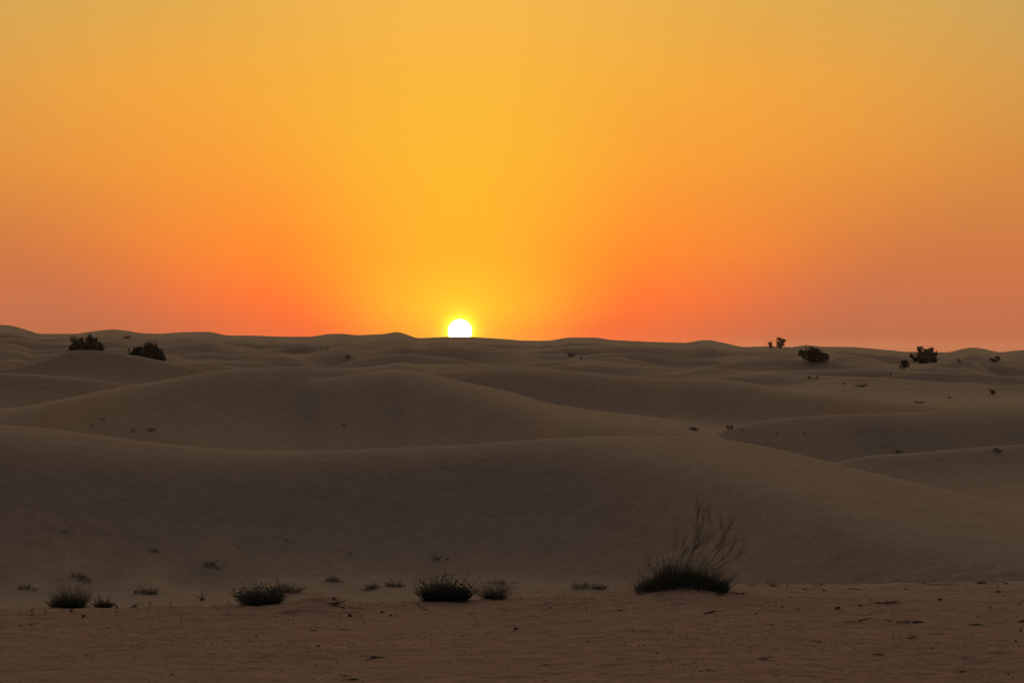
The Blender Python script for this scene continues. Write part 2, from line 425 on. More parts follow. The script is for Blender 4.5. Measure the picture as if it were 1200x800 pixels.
# ------------------------------------------------------------------ shrubs far off
def shrub(u, y, wpx, hpx, seed, label, lobes, group='dark shrubs among the far dunes', name='desert_shrub', leaves=1800, d_hint=None, trunk=0.12):
    """lobes: (offset across -.5...5, base height 0..1, half width, half height) in units of the shrub's width / height"""
    rng = random.Random(seed)
    p = ground_hit(u, y) if d_hint is None else None
    if p is None:
        x = (u - 600) * K * d_hint
        p = Vector((x, d_hint, float(height(x, d_hint))))
    s = K * p.y
    W = wpx * s; H = hpx * s
    root = empty(name, p - Vector((0, 0, .02 * H)), label, 'shrub', group)
    st = MB(); cr = MB()
    ls = min(W, H) * .10
    tot = sum(l[2] * l[3] for l in lobes)
    for (ox, oz, rx, rz) in lobes:
        cx, cz, cy = ox * W, oz * H, rng.uniform(-.12, .12) * W
        z0 = float(height(p.x + cx, p.y + cy)) - p.z
        RX, RZ, RY = rx * W, rz * H, rx * W * .9
        n = int(1.35 * leaves * rx * rz / tot)
        clumps = []
        for _ in range(max(10, n // 38)):
            while True:
                q = Vector((rng.uniform(-1, 1), rng.uniform(-1, 1), rng.uniform(-1, 1)))
                if .25 < q.length < 1: break
            clumps.append((q, rng.uniform(.2, .44)))
        foot = Vector((0, 0, -.03 * H))
        for q, r in clumps[:14]:
            e = Vector((cx + q.x * RX * .85, cy + q.y * RY * .85, z0 + cz + q.z * RZ * .85))
            if e.z < z0: e.z = z0 + .1 * H
            mid = (foot + e) / 2 + Vector((rng.uniform(-.06, .06) * W, rng.uniform(-.05, .05) * W, -.06 * H))
            st.tube([foot, mid, e], W * .012, W * .003, 4)
        for _ in range(n):
            q, r = rng.choice(clumps)
            v = Vector((rng.gauss(0, 1), rng.gauss(0, 1), rng.gauss(0, 1))); v *= r * .5
            v = q + v
            pt = Vector((cx + v.x * RX, cy + v.y * RY, z0 + cz + v.z * RZ))
            if pt.z < z0 - .02 * H:
                pt.z = z0 + rng.uniform(0, .25) * H
            a = Vector((rng.uniform(-1, 1), rng.uniform(-1, 1), rng.uniform(-.2, 1.2))).normalized() * ls * rng.uniform(.5, 1.25)
            b = a.cross(Vector((rng.uniform(-1, 1), rng.uniform(-1, 1), rng.uniform(-1, 1)))).normalized() * ls * rng.uniform(.5, .95)
            cr.leaf(pt, a, b)
        # upright shoots breaking the outline
        for _ in range(10):
            ang = rng.uniform(-1.2, 1.2)
            b0 = Vector((cx + RX * .8 * math.sin(ang), cy + rng.uniform(-.5, .5) * RY, z0 + cz + RZ * .75 * math.cos(ang)))
            st.tube([foot, (foot + b0) / 2 + Vector((0, 0, -.03 * H)), b0], W * .007, W * .003, 3)
            b1 = b0 + Vector((math.sin(ang) * .5 + rng.uniform(-.3, .3), rng.uniform(-.3, .3), 1)) * (H * rng.uniform(.06, .2))
            st.tube([b0, b1], W * .004, W * .0015, 3)
            for _ in range(5):
                f = rng.random()
                a = Vector((rng.uniform(-1, 1), rng.uniform(-1, 1), 1)).normalized() * ls * .6
                cr.leaf(b0.lerp(b1, f), a, a.cross(Vector((rng.uniform(-1, 1), rng.uniform(-1, 1), .1))).normalized() * ls * .5)
    st.build('stem', M['bark'], root)
    cr.build('crown', M['leaf_dark'], root)
    return root

FAR = 'dark shrubs among the far dunes'
shrub(100.5, 409.8, 41, 17.5, 1, 'dark flat-bottomed shrub clump on the pale crest of the left dune', [(-.22, .42, .2, .5), (.08, .48, .22, .5), (-.4, .2, .12, .3), (.34, .3, .18, .34)], d_hint=float(gmap(176)))
shrub(172, 420.5, 45, 24, 2, 'rounded dark shrub partway down the left dune slope, biggest far shrub', [(.1, .5, .30, .46), (-.3, .28, .2, .32), (.33, .28, .17, .36)], leaves=2400, d_hint=float(gmap(177)))
shrub(954, 423.5, 34, 17, 3, 'lopsided dark shrub tapering down to the right, below the pair of skyline bushes', [(-.12, .62, .28, .4), (.25, .3, .26, .32), (-.38, .45, .14, .25)])
shrub(1083, 425.5, 32, 20, 4, 'dark shrub with a tall upright shoot at its left end, on the right dunes', [(.2, .45, .32, .4), (-.15, .62, .13, .42), (-.36, .46, .16, .18), (.0, .3, .2, .25)])
shrub(1059, 432.5, 11, 11, 5, 'small round dark bush just below the shrub with the tall left shoot', [(0, .5, .46, .5)], leaves=700)
shrub(1166.5, 424, 15, 7, 6, 'low wide dark bush near the right dune skyline, alone on a swell', [(.1, .5, .3, .48), (-.25, .32, .24, .3)], leaves=800)
shrub(1124, 425, 6, 5, 7, 'faint tiny bush between the tall-shoot shrub and the lone low bush', [(0, .5, .45, .5)], leaves=260)
shrub(914.5, 405.8, 12, 13, 8, 'larger tree-like bush of the pair standing on the right skyline', [(-.12, .6, .3, .4), (.25, .5, .25, .36), (0, .25, .2, .25)], group='pair of bushes on the skyline', leaves=700, d_hint=FARD - 1)
shrub(903, 405.6, 7, 9.5, 9, 'smaller bush of the pair standing on the right skyline', [(0, .55, .42, .42), (.1, .2, .2, .22)], group='pair of bushes on the skyline', leaves=420, d_hint=FARD - 1)
shrub(149, 396.5, 11, 4, 10, 'flat faint scrub patch high on the far slope above the biggest far shrub', [(-.25, .4, .25, .4), (.2, .5, .3, .5)], leaves=350)
shrub(407.5, 420, 8, 5, 11, 'small dark bush left of the sun on the far dunes', [(0, .5, .46, .5)], leaves=350)
shrub(384, 410.5, 4, 3, 12, 'tiny dark bush uphill of the small bush left of the sun', [(0, .5, .45, .5)], leaves=160)
shrub(669.5, 417.8, 11, 5, 13, 'low dark bush right of the sun below the skyline', [(-.15, .5, .35, .5), (.3, .3, .2, .3)], leaves=420)
shrub(681, 420.6, 5, 3, 14, 'tiny bush at the right foot of the low bush right of the sun', [(0, .5, .45, .5)], leaves=160)
shrub(949, 444.3, 6, 4, 15, 'small dark tuft, left one of two below the lopsided far shrub', [(0, .5, .45, .5)], leaves=220)
shrub(957.5, 443.6, 6, 3, 16, 'small dark tuft, flatter right one of two below the lopsided far shrub', [(0, .5, .45, .5)], leaves=180)
shrub(989, 450.5, 6, 3, 17, 'faint tiny tuft left of the long low grey scrub patch', [(0, .5, .45, .5)], leaves=140)
shrub(1009, 453, 16, 4, 18, 'long low grey scrub patch with a dark right end on the right dunes', [(-.2, .35, .3, .3), (.3, .5, .2, .5)], leaves=380)
shrub(1044, 440.5, 4, 3, 19, 'tiny dark speck of scrub below the small round dark bush', [(0, .5, .45, .5)], leaves=120)
shrub(1113, 466.8, 8, 3, 20, 'small flat dark tuft on the right slope', [(0, .5, .45, .5)], leaves=240)
shrub(1162, 462, 10, 6, 21, 'dark ragged tuft farthest right on the middle slope', [(-.1, .5, .35, .5), (.3, .25, .2, .25)], leaves=380)
shrub(1077, 472.5, 15, 3, 22, 'very low streak of scrub on the right slope', [(-.2, .4, .3, .4), (.25, .4, .25, .4)], leaves=300)
shrub(813, 504, 14, 5, 23, 'low dark scrub at the foot of the middle dune, left of a smaller tuft', [(-.1, .5, .35, .5), (.3, .25, .2, .25)], leaves=420)
shrub(855, 502.8, 10, 5, 24, 'small dark tuft at the pale tip of the right dune', [(0, .5, .45, .5)], leaves=320)
shrub(836, 513, 7, 3, 25, 'tiny tuft in the dip between the front dune and the right dune', [(0, .5, .45, .5)], leaves=160, d_hint=float(gmap(58)))
shrub(870, 505, 4, 2.5, 26, 'tiny speck of scrub right of the tuft at the dune tip', [(0, .5, .45, .5)], leaves=100)
shrub(911, 509, 7, 3, 27, 'small dark speck of scrub left of centre on the right dune face', [(0, .5, .45, .5)], leaves=140)
shrub(943, 508.5, 6, 2.5, 28, 'faint speck of scrub farther right on the right dune face', [(0, .5, .45, .5)], leaves=120)
shrub(1169, 530, 13, 5, 29, 'dark flat tuft on the low dune at the right edge', [(-.1, .5, .35, .5), (.3, .3, .2, .3)], leaves=320)
shrub(1053, 531.5, 9, 4, 30, 'small dark tuft in the shade at the foot of the right dune', [(0, .5, .45, .5)], leaves=240)
shrub(13, 497.2, 24, 6, 31, 'long dark low scrub behind the front dune crest at the left edge', [(-.25, .5, .25, .5), (.15, .45, .3, .45), (.42, .5, .1, .5)], leaves=600, d_hint=35.5)
shrub(121, 492.3, 8, 3, 32, 'dark speck of scrub on the left flank of the middle dune', [(0, .5, .45, .5)], leaves=160)
shrub(108, 498.5, 9, 2.5, 33, 'faint streak of scrub lower left of the speck on the middle dune flank', [(0, .5, .45, .5)], leaves=120)
shrub(177, 505, 11, 4, 34, 'dark low scrub just above the front dune crest at left', [(-.2, .4, .3, .4), (.2, .5, .3, .5)], leaves=260)
shrub(157, 505.5, 10, 3, 35, 'faint low scrub left of the dark scrub above the front dune crest', [(0, .5, .45, .5)], leaves=140)
shrub(404, 499, 7, 3, 36, 'tiny dry tuft alone on the middle dune face', [(0, .5, .45, .5)], leaves=140)

# ------------------------------------------------------------------ tussocks and bushes close by
def blade(mb, b, dirv, length, width, bend, rng, seg=4):
    """thin tapering stem, a three-sided tube"""
    pts = []
    d = dirv.normalized(); p = Vector(b)
    for i in range(seg + 1):
        pts.append(p.copy())
        d = (d + bend * (1.0 / seg) + Vector((rng.gauss(0, .05), rng.gauss(0, .05), rng.gauss(0, .03)))).normalized()
        p += d * (length / seg)
    mb.tube(pts, width, width * .3, 3)
    return pts

def tussock(u, y, wpx, hpx, seed, label, mat='leaf_green', n=420, density=1.0, upright=.75, wid=.0035, group='tufts of grass at the foot of the front dune', name='grass_tussock', d_hint=None, cat='grass tuft', shrubby=False, twigs=0):
    rng = random.Random(seed)
    if d_hint is None:
        p = ground_hit(u, y)
    else:
        x = (u - 600) * K * d_hint; p = Vector((x, d_hint, float(height(x, d_hint))))
    s = K * p.y
    W, H = wpx * s, hpx * s
    root = empty(name, p, label, cat, group)
    fo = MB(); tw = MB()
    grey = mat == 'leaf_grey'
    if grey:
        n = int(n * .6)
    subs = [(rng.uniform(-.36, .36), rng.uniform(-.3, .3), rng.uniform(.35, 1.0)) for _ in range(5)] if grey else [(rng.uniform(-.27, .27), rng.uniform(-.2, .2), rng.uniform(.5, 1.08)) for _ in range(7)]
    for i in range(n):
        a = rng.uniform(0, 2 * math.pi); r = math.sqrt(rng.random())
        sb_ = rng.choice(subs); sp = .17 if grey else rng.choice((.12, .2, .27))
        bx, by = (sb_[0] + r * math.cos(a) * sp) * W, (sb_[1] + r * math.sin(a) * sp) * W
        bz = float(height(p.x + bx, p.y + by)) - p.z - .008 if True else -.005
        lean = (1 - upright) * 1.6 * r + rng.uniform(0, .35)
        dv = Vector((math.cos(a) * lean + rng.gauss(0, .16), math.sin(a) * lean + rng.gauss(0, .16), 1))
        hh = H * (1.08 - .45 * r * r) * rng.uniform(.5, 1.12) * sb_[2]
        pts = blade(fo, (bx, by, bz), dv, hh, wid * rng.uniform(.6, 1.2), Vector((math.cos(a) * .25, math.sin(a) * .25, -.12)), rng)
        if shrubby:
            for _ in range(5):
                q = pts[rng.randint(1, 4)]
                a3 = Vector((rng.uniform(-1, 1), rng.uniform(-1, 1), rng.uniform(0, 1.3))).normalized() * H * rng.uniform(.03, .06)
                fo.leaf(q + a3 * .5, a3, a3.cross(Vector((rng.uniform(-1, 1), rng.uniform(-1, 1), rng.uniform(-1, 1)))).normalized() * H * .035)
    fo.build('foliage', M[mat], root)
    for _ in range(max(twigs, 5)):
        a = rng.uniform(0, 2 * math.pi)
        blade(tw, (math.cos(a) * wid * .5, math.sin(a) * wid * .5, -.004), Vector((math.cos(a) * .7, math.sin(a) * .7, rng.uniform(.6, 1.4))), H * rng.uniform(.8, 1.5), wid * .8, Vector((0, 0, rng.uniform(-.3, .2))), rng)
    tw.build('stem', M['twig'], root)
    return root

tussock(81, 711.2, 44, 32, 101, 'dark green spiky tussock behind the sand edge, leftmost of the big tufts', n=950, upright=.62, wid=.0022)
tussock(306, 708.2, 52, 32, 102, 'broad dark rounded tussock behind the small cracked sand mound', n=1100, upright=.5, shrubby=True, wid=.002)
tussock(523, 702, 50, 35, 103, 'dense blackish bush on the sand edge at bottom centre', mat='leaf_dark', n=1100, upright=.55, shrubby=True, wid=.0022)
tussock(577, 701, 34, 30, 104, 'wispy grey-green tuft right beside the dense blackish bush', n=360, upright=.62, wid=.0019)
HG = 'faint dry scrub in the hollow below the front dune'
tussock(168, 693, 32, 14, 105, 'grey dry tuft on a little sand hummock behind the black clump', mat='leaf_grey', n=330, upright=.4, group=HG)
tussock(88, 676, 38, 10, 106, 'flat grey scrub patch up-slope behind the leftmost tussock', mat='leaf_grey', n=300, upright=.3, group=HG)
tussock(33, 690, 26, 9, 107, 'flat grey scrub patch nearest the left edge of the hollow', mat='leaf_grey', n=200, upright=.3, group=HG)
tussock(251, 663, 24, 10, 108, 'small dark dry scrub on the lower dune face above the broad rounded tussock', mat='leaf_grey', n=220, upright=.35, group=HG)
tussock(183, 646, 16, 5, 109, 'thin dark streak of dry scrub on the dune face, upper left', mat='leaf_grey', n=90, upright=.3, group=HG)
tussock(330, 691, 44, 20, 110, 'loose grey scrub spilling to the right behind the broad rounded tussock', mat='leaf_grey', n=420, upright=.45, group=HG)
tussock(393, 680, 24, 11, 111, 'faint grey tuft left of a pair of faint tufts', mat='leaf_grey', n=200, upright=.4, group=HG)
tussock(436, 690, 22, 12, 112, 'left one of a pair of faint grey tufts in the hollow', mat='leaf_grey', n=220, upright=.45, group=HG)
tussock(464, 687, 20, 16, 113, 'taller right one of a pair of faint grey tufts in the hollow', mat='leaf_grey', n=240, upright=.5, group=HG)
tussock(590, 683, 34, 10, 114, 'faint scrub behind the wispy grey-green tuft', mat='leaf_grey', n=170, upright=.4, group=HG)
tussock(690, 688, 38, 13, 115, 'dark flattened dry scrub left of the biggest bush', mat='leaf_grey', n=380, upright=.3, group=HG)
tussock(513, 656, 26, 9, 116, 'thin dead twigs on the dune face above the dense blackish bush', mat='twig', n=26, upright=.2, group=HG, wid=.005)
tussock(337, 634, 12, 4, 117, 'tiny dry streak on the dune face left of centre, higher up', mat='leaf_grey', n=50, upright=.3, group=HG)
tussock(279, 642, 18, 3, 118, 'thin low dry streak on the dune face below the tiny one', mat='leaf_grey', n=60, upright=.2, group=HG)
tussock(411, 649, 12, 4, 119, 'tiny dry streak on the dune face above the faint grey tuft pair', mat='leaf_grey', n=50, upright=.3, group=HG)
tussock(76, 624, 14, 5, 120, 'faint dry wisps high on the dune face at far left', mat='leaf_grey', n=40, upright=.3, group=HG)
tussock(122, 711.5, 18, 15, 121, 'small black jagged clump right of the leftmost tussock', mat='twig', n=150, upright=.35, wid=.006, group=HG)
tussock(237, 703, 7, 10, 122, 'tiny forked sprig between the grey hummock tuft and the broad rounded tussock', mat='twig', n=7, upright=.5, wid=.006, group=HG)

# the big windswept bush
def big_bush():
    rng = random.Random(77)
    p = ground_hit(797, 683.5)
    s = K * p.y
    root = empty('desert_broom_bush', p, 'widest bush at right of centre with tall bare wispy stems above a dark tangled base', 'bush')
    lo = MB()
    W = 112 * s; H = 28 * s
    def top(t):   # height of the dark mass along its width, t -1..1
        return float(np.interp(t, [-1, -.8, -.55, -.25, 0.02, .3, .6, .85, 1], [.3, .5, .7, 1.12, .78, .72, .85, .75, .35]))
    for i in range(2700):
        t = max(-1, min(1, rng.uniform(-1, 1) * .98)); dy = rng.gauss(0, .16) * W
        bx = t * W * .46
        bz = float(height(p.x + bx, p.y + dy)) - p.z - .01
        hum = .72 + .38 * math.sin(t * 9.3 + 1.0) * math.sin(t * 5.1 + dy * 9) + (.5 if rng.random() < .06 else 0)
        dv = Vector((t * .75 + rng.gauss(0, .42) + .12, rng.gauss(0, .45), 1))
        blade(lo, (bx, dy, bz), dv, H * top(t) * hum * rng.uniform(.4, 1.25), .0027 * rng.uniform(.6, 1.2), Vector((.25 * t + .1, 0, -.05)), rng, 3)
    for i in range(300):     # longer wisps, mostly on the lee side
        t = min(1.0, max(-1.0, rng.gauss(.32, .42))); dy = rng.gauss(0, .12) * W
        bx = t * W * .44
        bz = float(height(p.x + bx, p.y + dy)) - p.z + H * .1
        dv = Vector((t * .6 + rng.gauss(.15, .3), rng.gauss(0, .3), 1))
        blade(lo, (bx, dy, bz), dv, H * rng.uniform(.5, 1.35), .0016, Vector((.2 * t + .1, 0, .1)), rng, 4)
    lo.build('foliage', M['leaf_dark'], root)
    # tall wispy limbs, each with twigs that fork upward
    st = MB()
    def limb(b, pts, r0, forks):
        P = [Vector(b)] + [Vector((a * s, rng.uniform(-.05, .05), h * s)) for a, h in pts]
        fine = []
        for a, c in zip(P, P[1:]):
            for k in range(3):
                fine.append(a.lerp(c, k / 3) + Vector((rng.gauss(0, .004), rng.gauss(0, .004), 0)))
        fine.append(P[-1])
        r0 *= .5
        st.tube(fine, r0, r0 * .35, 4)
        for _ in range(int(forks * 1.9)):
            i = rng.randint(len(fine) // 3, len(fine) - 1)
            d0 = (fine[min(i + 1, len(fine) - 1)] - fine[i - 1]).normalized()
            dv = d0 + Vector((rng.gauss(.05, .35), rng.gauss(0, .3), rng.uniform(.1, .6)))
            q = blade(st, fine[i], dv, s * rng.uniform(9, 26), .0013, Vector((rng.gauss(0, .12), 0, .25)), rng, 4)
            for _ in range(2):
                blade(st, q[rng.randint(1, 3)], dv + Vector((rng.gauss(0, .4), rng.gauss(0, .3), .2)), s * rng.uniform(5, 14), .0010, Vector((0, 0, .15)), rng, 3)
    limb((3 * s, 0, 8 * s), [(10, 28), (16, 42), (19, 60), (22, 82)], .0052, 13)
    limb((4 * s, .02, 8 * s), [(11, 30), (20, 44), (24, 62), (27, 83)], .0046, 11)
    limb((10 * s, 0, 14 * s), [(15, 36), (24, 47), (38, 54)], .0034, 7)
    limb((-8 * s, 0, 18 * s), [(0, 31), (14, 37)], .0040, 8)
    limb((-12 * s, 0, 18 * s), [(-8, 34), (-6, 50)], .0026, 6)
    limb((20 * s, 0, 15 * s), [(34, 34), (46, 44), (56, 62)], .0036, 10)
    limb((24 * s, 0, 14 * s), [(40, 30), (50, 46), (48, 66)], .0032, 9)
    limb((28 * s, 0, 14 * s), [(44, 25), (58, 36), (66, 52)], .0032, 8)
    limb((30 * s, 0, 10 * s), [(46, 20), (60, 25), (70, 33)], .0030, 7)
    limb((0 * s, 0, 18 * s), [(4, 34), (2, 48)], .0024, 5)
    limb((-38 * s, 0, 8 * s), [(-36, 20), (-37, 32)], .0022, 4)
    limb((16 * s, 0, 18 * s), [(30, 46), (36, 66), (34, 78)], .0028, 7)
    st.build('bare_stem', M['leaf_green'], root)
    return root
big_bush()

# ------------------------------------------------------------------ litter on the near sand
def variants_clod(k):
    rng = random.Random(300 + k); mb = MB()
    mb.lump((0, 0, .010), .017, rng, .62)
    if k % 2:
        mb.lump((.024, .006, .006), .011, rng, .6)
    if k % 3 == 2:
        mb.lump((-.022, -.004, .004), .008, rng, .7)
    return mb
def variants_twig(k):
    rng = random.Random(400 + k); mb = MB()
    for i in range(2 + k % 4):
        a = rng.uniform(-.5, .5) + (math.pi if rng.random() < .5 else 0)
        dv = Vector((math.cos(a), math.sin(a), rng.uniform(.0, .35)))
        pts = blade(mb, (rng.uniform(-.03, .03), rng.uniform(-.02, .02), .004), dv, rng.uniform(.06, .15), rng.uniform(.0028, .0055), Vector((0, 0, -.35)), rng, 4)
        for q in pts[1:4]:
            if rng.random() < .5:
                blade(mb, q, Vector((rng.gauss(0, 1), rng.gauss(0, 1), rng.uniform(.1, .8))), rng.uniform(.02, .05), .002, Vector((0, 0, -.1)), rng, 2)
    return mb
def variants_sprig(k):
    rng = random.Random(500 + k); mb = MB()
    pts = blade(mb, (0, 0, -.01), Vector((rng.gauss(0, .25), rng.gauss(0, .2), 1)), rng.uniform(.05, .09), .0024, Vector((rng.gauss(0, .4), 0, 0)), rng, 4)
    for q in pts[2:]:
        for _ in range(2):
            blade(mb, q, Vector((rng.gauss(0, .9), rng.gauss(0, .7), rng.uniform(.1, 1))), rng.uniform(.015, .035), .0022, Vector((0, 0, -.1)), rng, 2)
    if k % 2 == 0:
        mb.lump(pts[-1], .008, rng, .8, 6, 4)
    return mb
def variants_straw(k):
    rng = random.Random(600 + k); mb = MB()
    for i in range(1 + k % 2):
        a = rng.uniform(-.6, .6)
        blade(mb, (rng.uniform(-.01, .01), 0, .004), Vector((math.cos(a), math.sin(a), rng.uniform(.05, .5))), rng.uniform(.035, .08), .0026, Vector((0, 0, -.3)), rng, 3)
    return mb

SETS = {}
def litter(kind, u, y, scale=1.0, label=None, k=None):
    make, mat, name, cat, lab, grp = {
        'clod': (variants_clod, 'clod', 'dark_clod', 'clod', 'small dark clod lying on the reddish sand close by', 'dark clods scattered on the near sand'),
        'twig': (variants_twig, 'twig', 'dead_twig', 'twig', 'dead dark twig lying on the reddish sand close by', 'dead twigs scattered on the near sand'),
        'sprig': (variants_sprig, 'twig', 'dry_sprig', 'sprig', 'thin dry sprig standing up from the near sand edge', 'dry sprigs standing on the near sand'),
        'straw': (variants_straw, 'straw', 'pale_straw', 'straw', 'short pale bleached straw on the reddish sand close by', 'pale straws on the near sand'),
    }[kind]
    c = SETS.setdefault(kind, [])
    rng = random.Random(int(u * 31 + y * 17))
    p = ground_hit(u, y)
    if len(c) < 7:
        o = make(len(c)).build(name, M[mat]); c.append(o)
    else:
        o = rng.choice(c).copy(); COL.objects.link(o)
    o.location = p
    o.rotation_euler = (rng.uniform(-.15, .15), rng.uniform(-.15, .15), rng.uniform(-.5, .5) + (math.pi if rng.random() < .5 else 0))
    scale *= {'clod': .6, 'twig': .8, 'sprig': .85, 'straw': .8}[kind]
    o.scale = (scale, scale, scale)
    tag(o, label or lab, cat, grp)
    return o

for u, y, s in [(943, 691, 1.2), (965, 691.5, 1), (1008, 710, 1.3), (982, 713, 1.6), (935, 714, 1), (917, 711, .8), (886, 719, .9), (841, 698, .7), (1101, 703, 1.3), (1169, 693.5, 1.4), (1198, 728, 1.3), (1196, 739, 1.2), (1190, 751, 1.1),
                (1093, 759, .9), (410, 722, 1.9), (447, 717.5, 1.2), (458, 721, 1.1), (373, 757, 1), (391, 701.5, 1.2), (98, 722, 1.5), (604, 737.5, 1.3), (645, 712, 1.1), (495, 712, .9), (499, 714.5, 1.1), (83, 716, 1.1),
                (726, 715, .9), (24, 733, .8), (870, 695.5, .9), (925, 700, .7), (1146, 722, .8), (559, 731, .8), (212, 728, .7), (300, 745, .7), (690, 752, .7), (770, 765, .8), (1060, 690, .8), (1015, 698, .7), (905, 731, .7), (1160, 712, .8)]:
    litter('clod', u, y, s)
for u, y, s in [(1005, 728, 1.6), (1042, 728, .9), (1068, 729.5, 1.7), (1066, 748, 1.1), (1091, 743, 1.2), (1139, 732, 1.2), (1146, 683.5, 1.6), (1085, 684.5, 1.3), (897, 771, .9), (828, 719, 1.5), (858, 695, 1.9), (438, 771, 1.4), (418, 796, 1.6),
                (156, 711, 1.7), (370, 739, 1.4), (405, 738, .8), (555, 719, .8), (690, 702, .9), (1040, 707, 1.8), (1025, 767, .9), (35, 732, 1.2), (700, 690, 1.5), (880, 686.5, 1.3), (905, 686.3, 1.4), (960, 686, 1.0), (1180, 684, 1.2), (760, 690, 1.0), (1110, 684.5, 1.1), (1000, 690, .9),
                (250, 766, .8), (640, 779, .8), (1130, 786, .9), (960, 752, .8)]:
    litter('twig', u, y, s)
for u, y, s in [(392, 709, 2.4), (404, 713, 1.6), (408, 792, .9), (200, 790, .7)]:  # first two twigs stand in for the dark crack in the sand mound
    litter('twig', u, y, s)
for u, y, s in [(37, 724, 1.5), (51, 722, 1.2), (137, 721, 1.7), (119, 716, .9), (174, 714, 1.1), (161, 713.5, 1), (24, 721, .9), (841, 700, .9), (870, 697, .8), (492, 712, .9), (475, 712, .8), (1020, 705, .9), (1131, 690, .8), (850, 708, .8), (269, 709, .9), (200, 712.5, .9), (540, 709, .7), (610, 704, .7), (920, 690, .7), (1170, 688, .7)]:
    litter('sprig', u, y, s)
for u, y, s in [(955, 729, 1.6), (1063, 727.5, 1.5), (484, 763, 1.2), (320, 797, 1.6), (388, 737, 1.1), (266, 787, 1), (541, 789, .9), (534, 780, .8), (1031, 774, 1.4), (838, 729, .8), (757, 694.5, 1), (1022, 737, .7), (300, 778, .8), (977, 765, .9), (665, 768, .7), (120, 772, .8), (200, 752, .8), (1120, 752, .8)]:
    litter('straw', u, y, s)

def plant_crumbs():
    rng = random.Random(9001); mb = MB()
    n = 2600
    us = [rng.uniform(-60, 1260) for _ in range(n)]
    ds = [17.2 + 7.2 * rng.random() ** .8 for _ in range(n)]
    xs = np.array([(u - 600) * K * d for u, d in zip(us, ds)])
    keep = gnoise(xs / 1.1, np.array(ds) / 1.4, 77) + .25 * np.array([rng.random() for _ in range(n)])
    zs = height(xs, np.array(ds))
    for x, d, z, k in zip(xs, ds, zs, keep):
        if k < .05: continue
        a = rng.uniform(0, 6.28); L = rng.uniform(.006, .022)
        p = Vector((float(x), d, float(z) + .004))
        q = p + Vector((math.cos(a) * L, math.sin(a) * L, rng.uniform(0, .008)))
        mb.tube([p, q], rng.uniform(.002, .0045), .0012, 3)
    tag(mb.build('dry_plant_litter', M['twig']), kind='stuff')
plant_crumbs()

# ------------------------------------------------------------------ the setting sun, its lamp and the sky
SUN_DIR = Vector((math.sin(SUN_AZ) * math.cos(SUN_EL), math.cos(SUN_AZ) * math.cos(SUN_EL), math.sin(SUN_EL)))

def build_sun():
    m, nt, out = new_mat('sun_fire')
    em = nt.nodes.new('ShaderNodeEmission'); em.inputs[0].default_value = (1, .88, .62, 1); em.inputs[1].default_value = 7.0
    lw = nt.nodes.new('ShaderNodeLayerWeight'); lw.inputs[0].default_value = .5
    cr = nt.nodes.new('ShaderNodeValToRGB'); e = cr.color_ramp.elements
    e[0].position = .5; e[0].color = (1, .92, .7, 1); e[1].position = 1; e[1].color = (.45, .16, .003, 1)
    x = e.new(.8); x.color = (.8, .42, .03, 1)
    nt.links.new(lw.outputs['Facing'], cr.inputs[0]); nt.links.new(cr.outputs[0], em.inputs[0])
    tr = nt.nodes.new('ShaderNodeBsdfTransparent'); ad = nt.nodes.new('ShaderNodeAddShader')
    nt.links.new(em.outputs[0], ad.inputs[0]); nt.links.new(tr.outputs[0], ad.inputs[1]); nt.links.new(ad.outputs[0], out.inputs[0])
    D = 30000.0; r = D * 14.3 * K
    mb = MB(); n, k = 64, 32
    for j in range(k + 1):
        th = math.pi * j / k
        for i in range(n):
            w = 2 * math.pi * i / n
            mb.v.append(Vector((r * math.sin(th) * math.cos(w), r * math.sin(th) * math.sin(w), r * math.cos(th))))
    for j in range(k):
        for i in range(n):
            mb.f.append((j * n + i, (j + 1) * n + i, (j + 1) * n + (i + 1) % n, j * n + (i + 1) % n))
    o = mb.build('sun', m, None, Vector((0, 0, EYE)) + SUN_DIR * D)
    tag(o, 'white glowing setting sun half sunk behind the far dune ridge', 'sun', None, 'thing')
build_sun()

ld = bpy.data.lights.new('sun_light', 'SUN')
ld.energy = 1.2; ld.angle = R(.53); ld.color = (1, .52, .22)
lo_ = bpy.data.objects.new('sun_light', ld); COL.objects.link(lo_)
lo_.rotation_euler = (-SUN_DIR).to_track_quat('-Z', 'Y').to_euler()

def srgb(c):
    return tuple((v / 255 / 12.92 if v / 255 <= .04045 else ((v / 255 + .055) / 1.055) ** 2.4) for v in c)

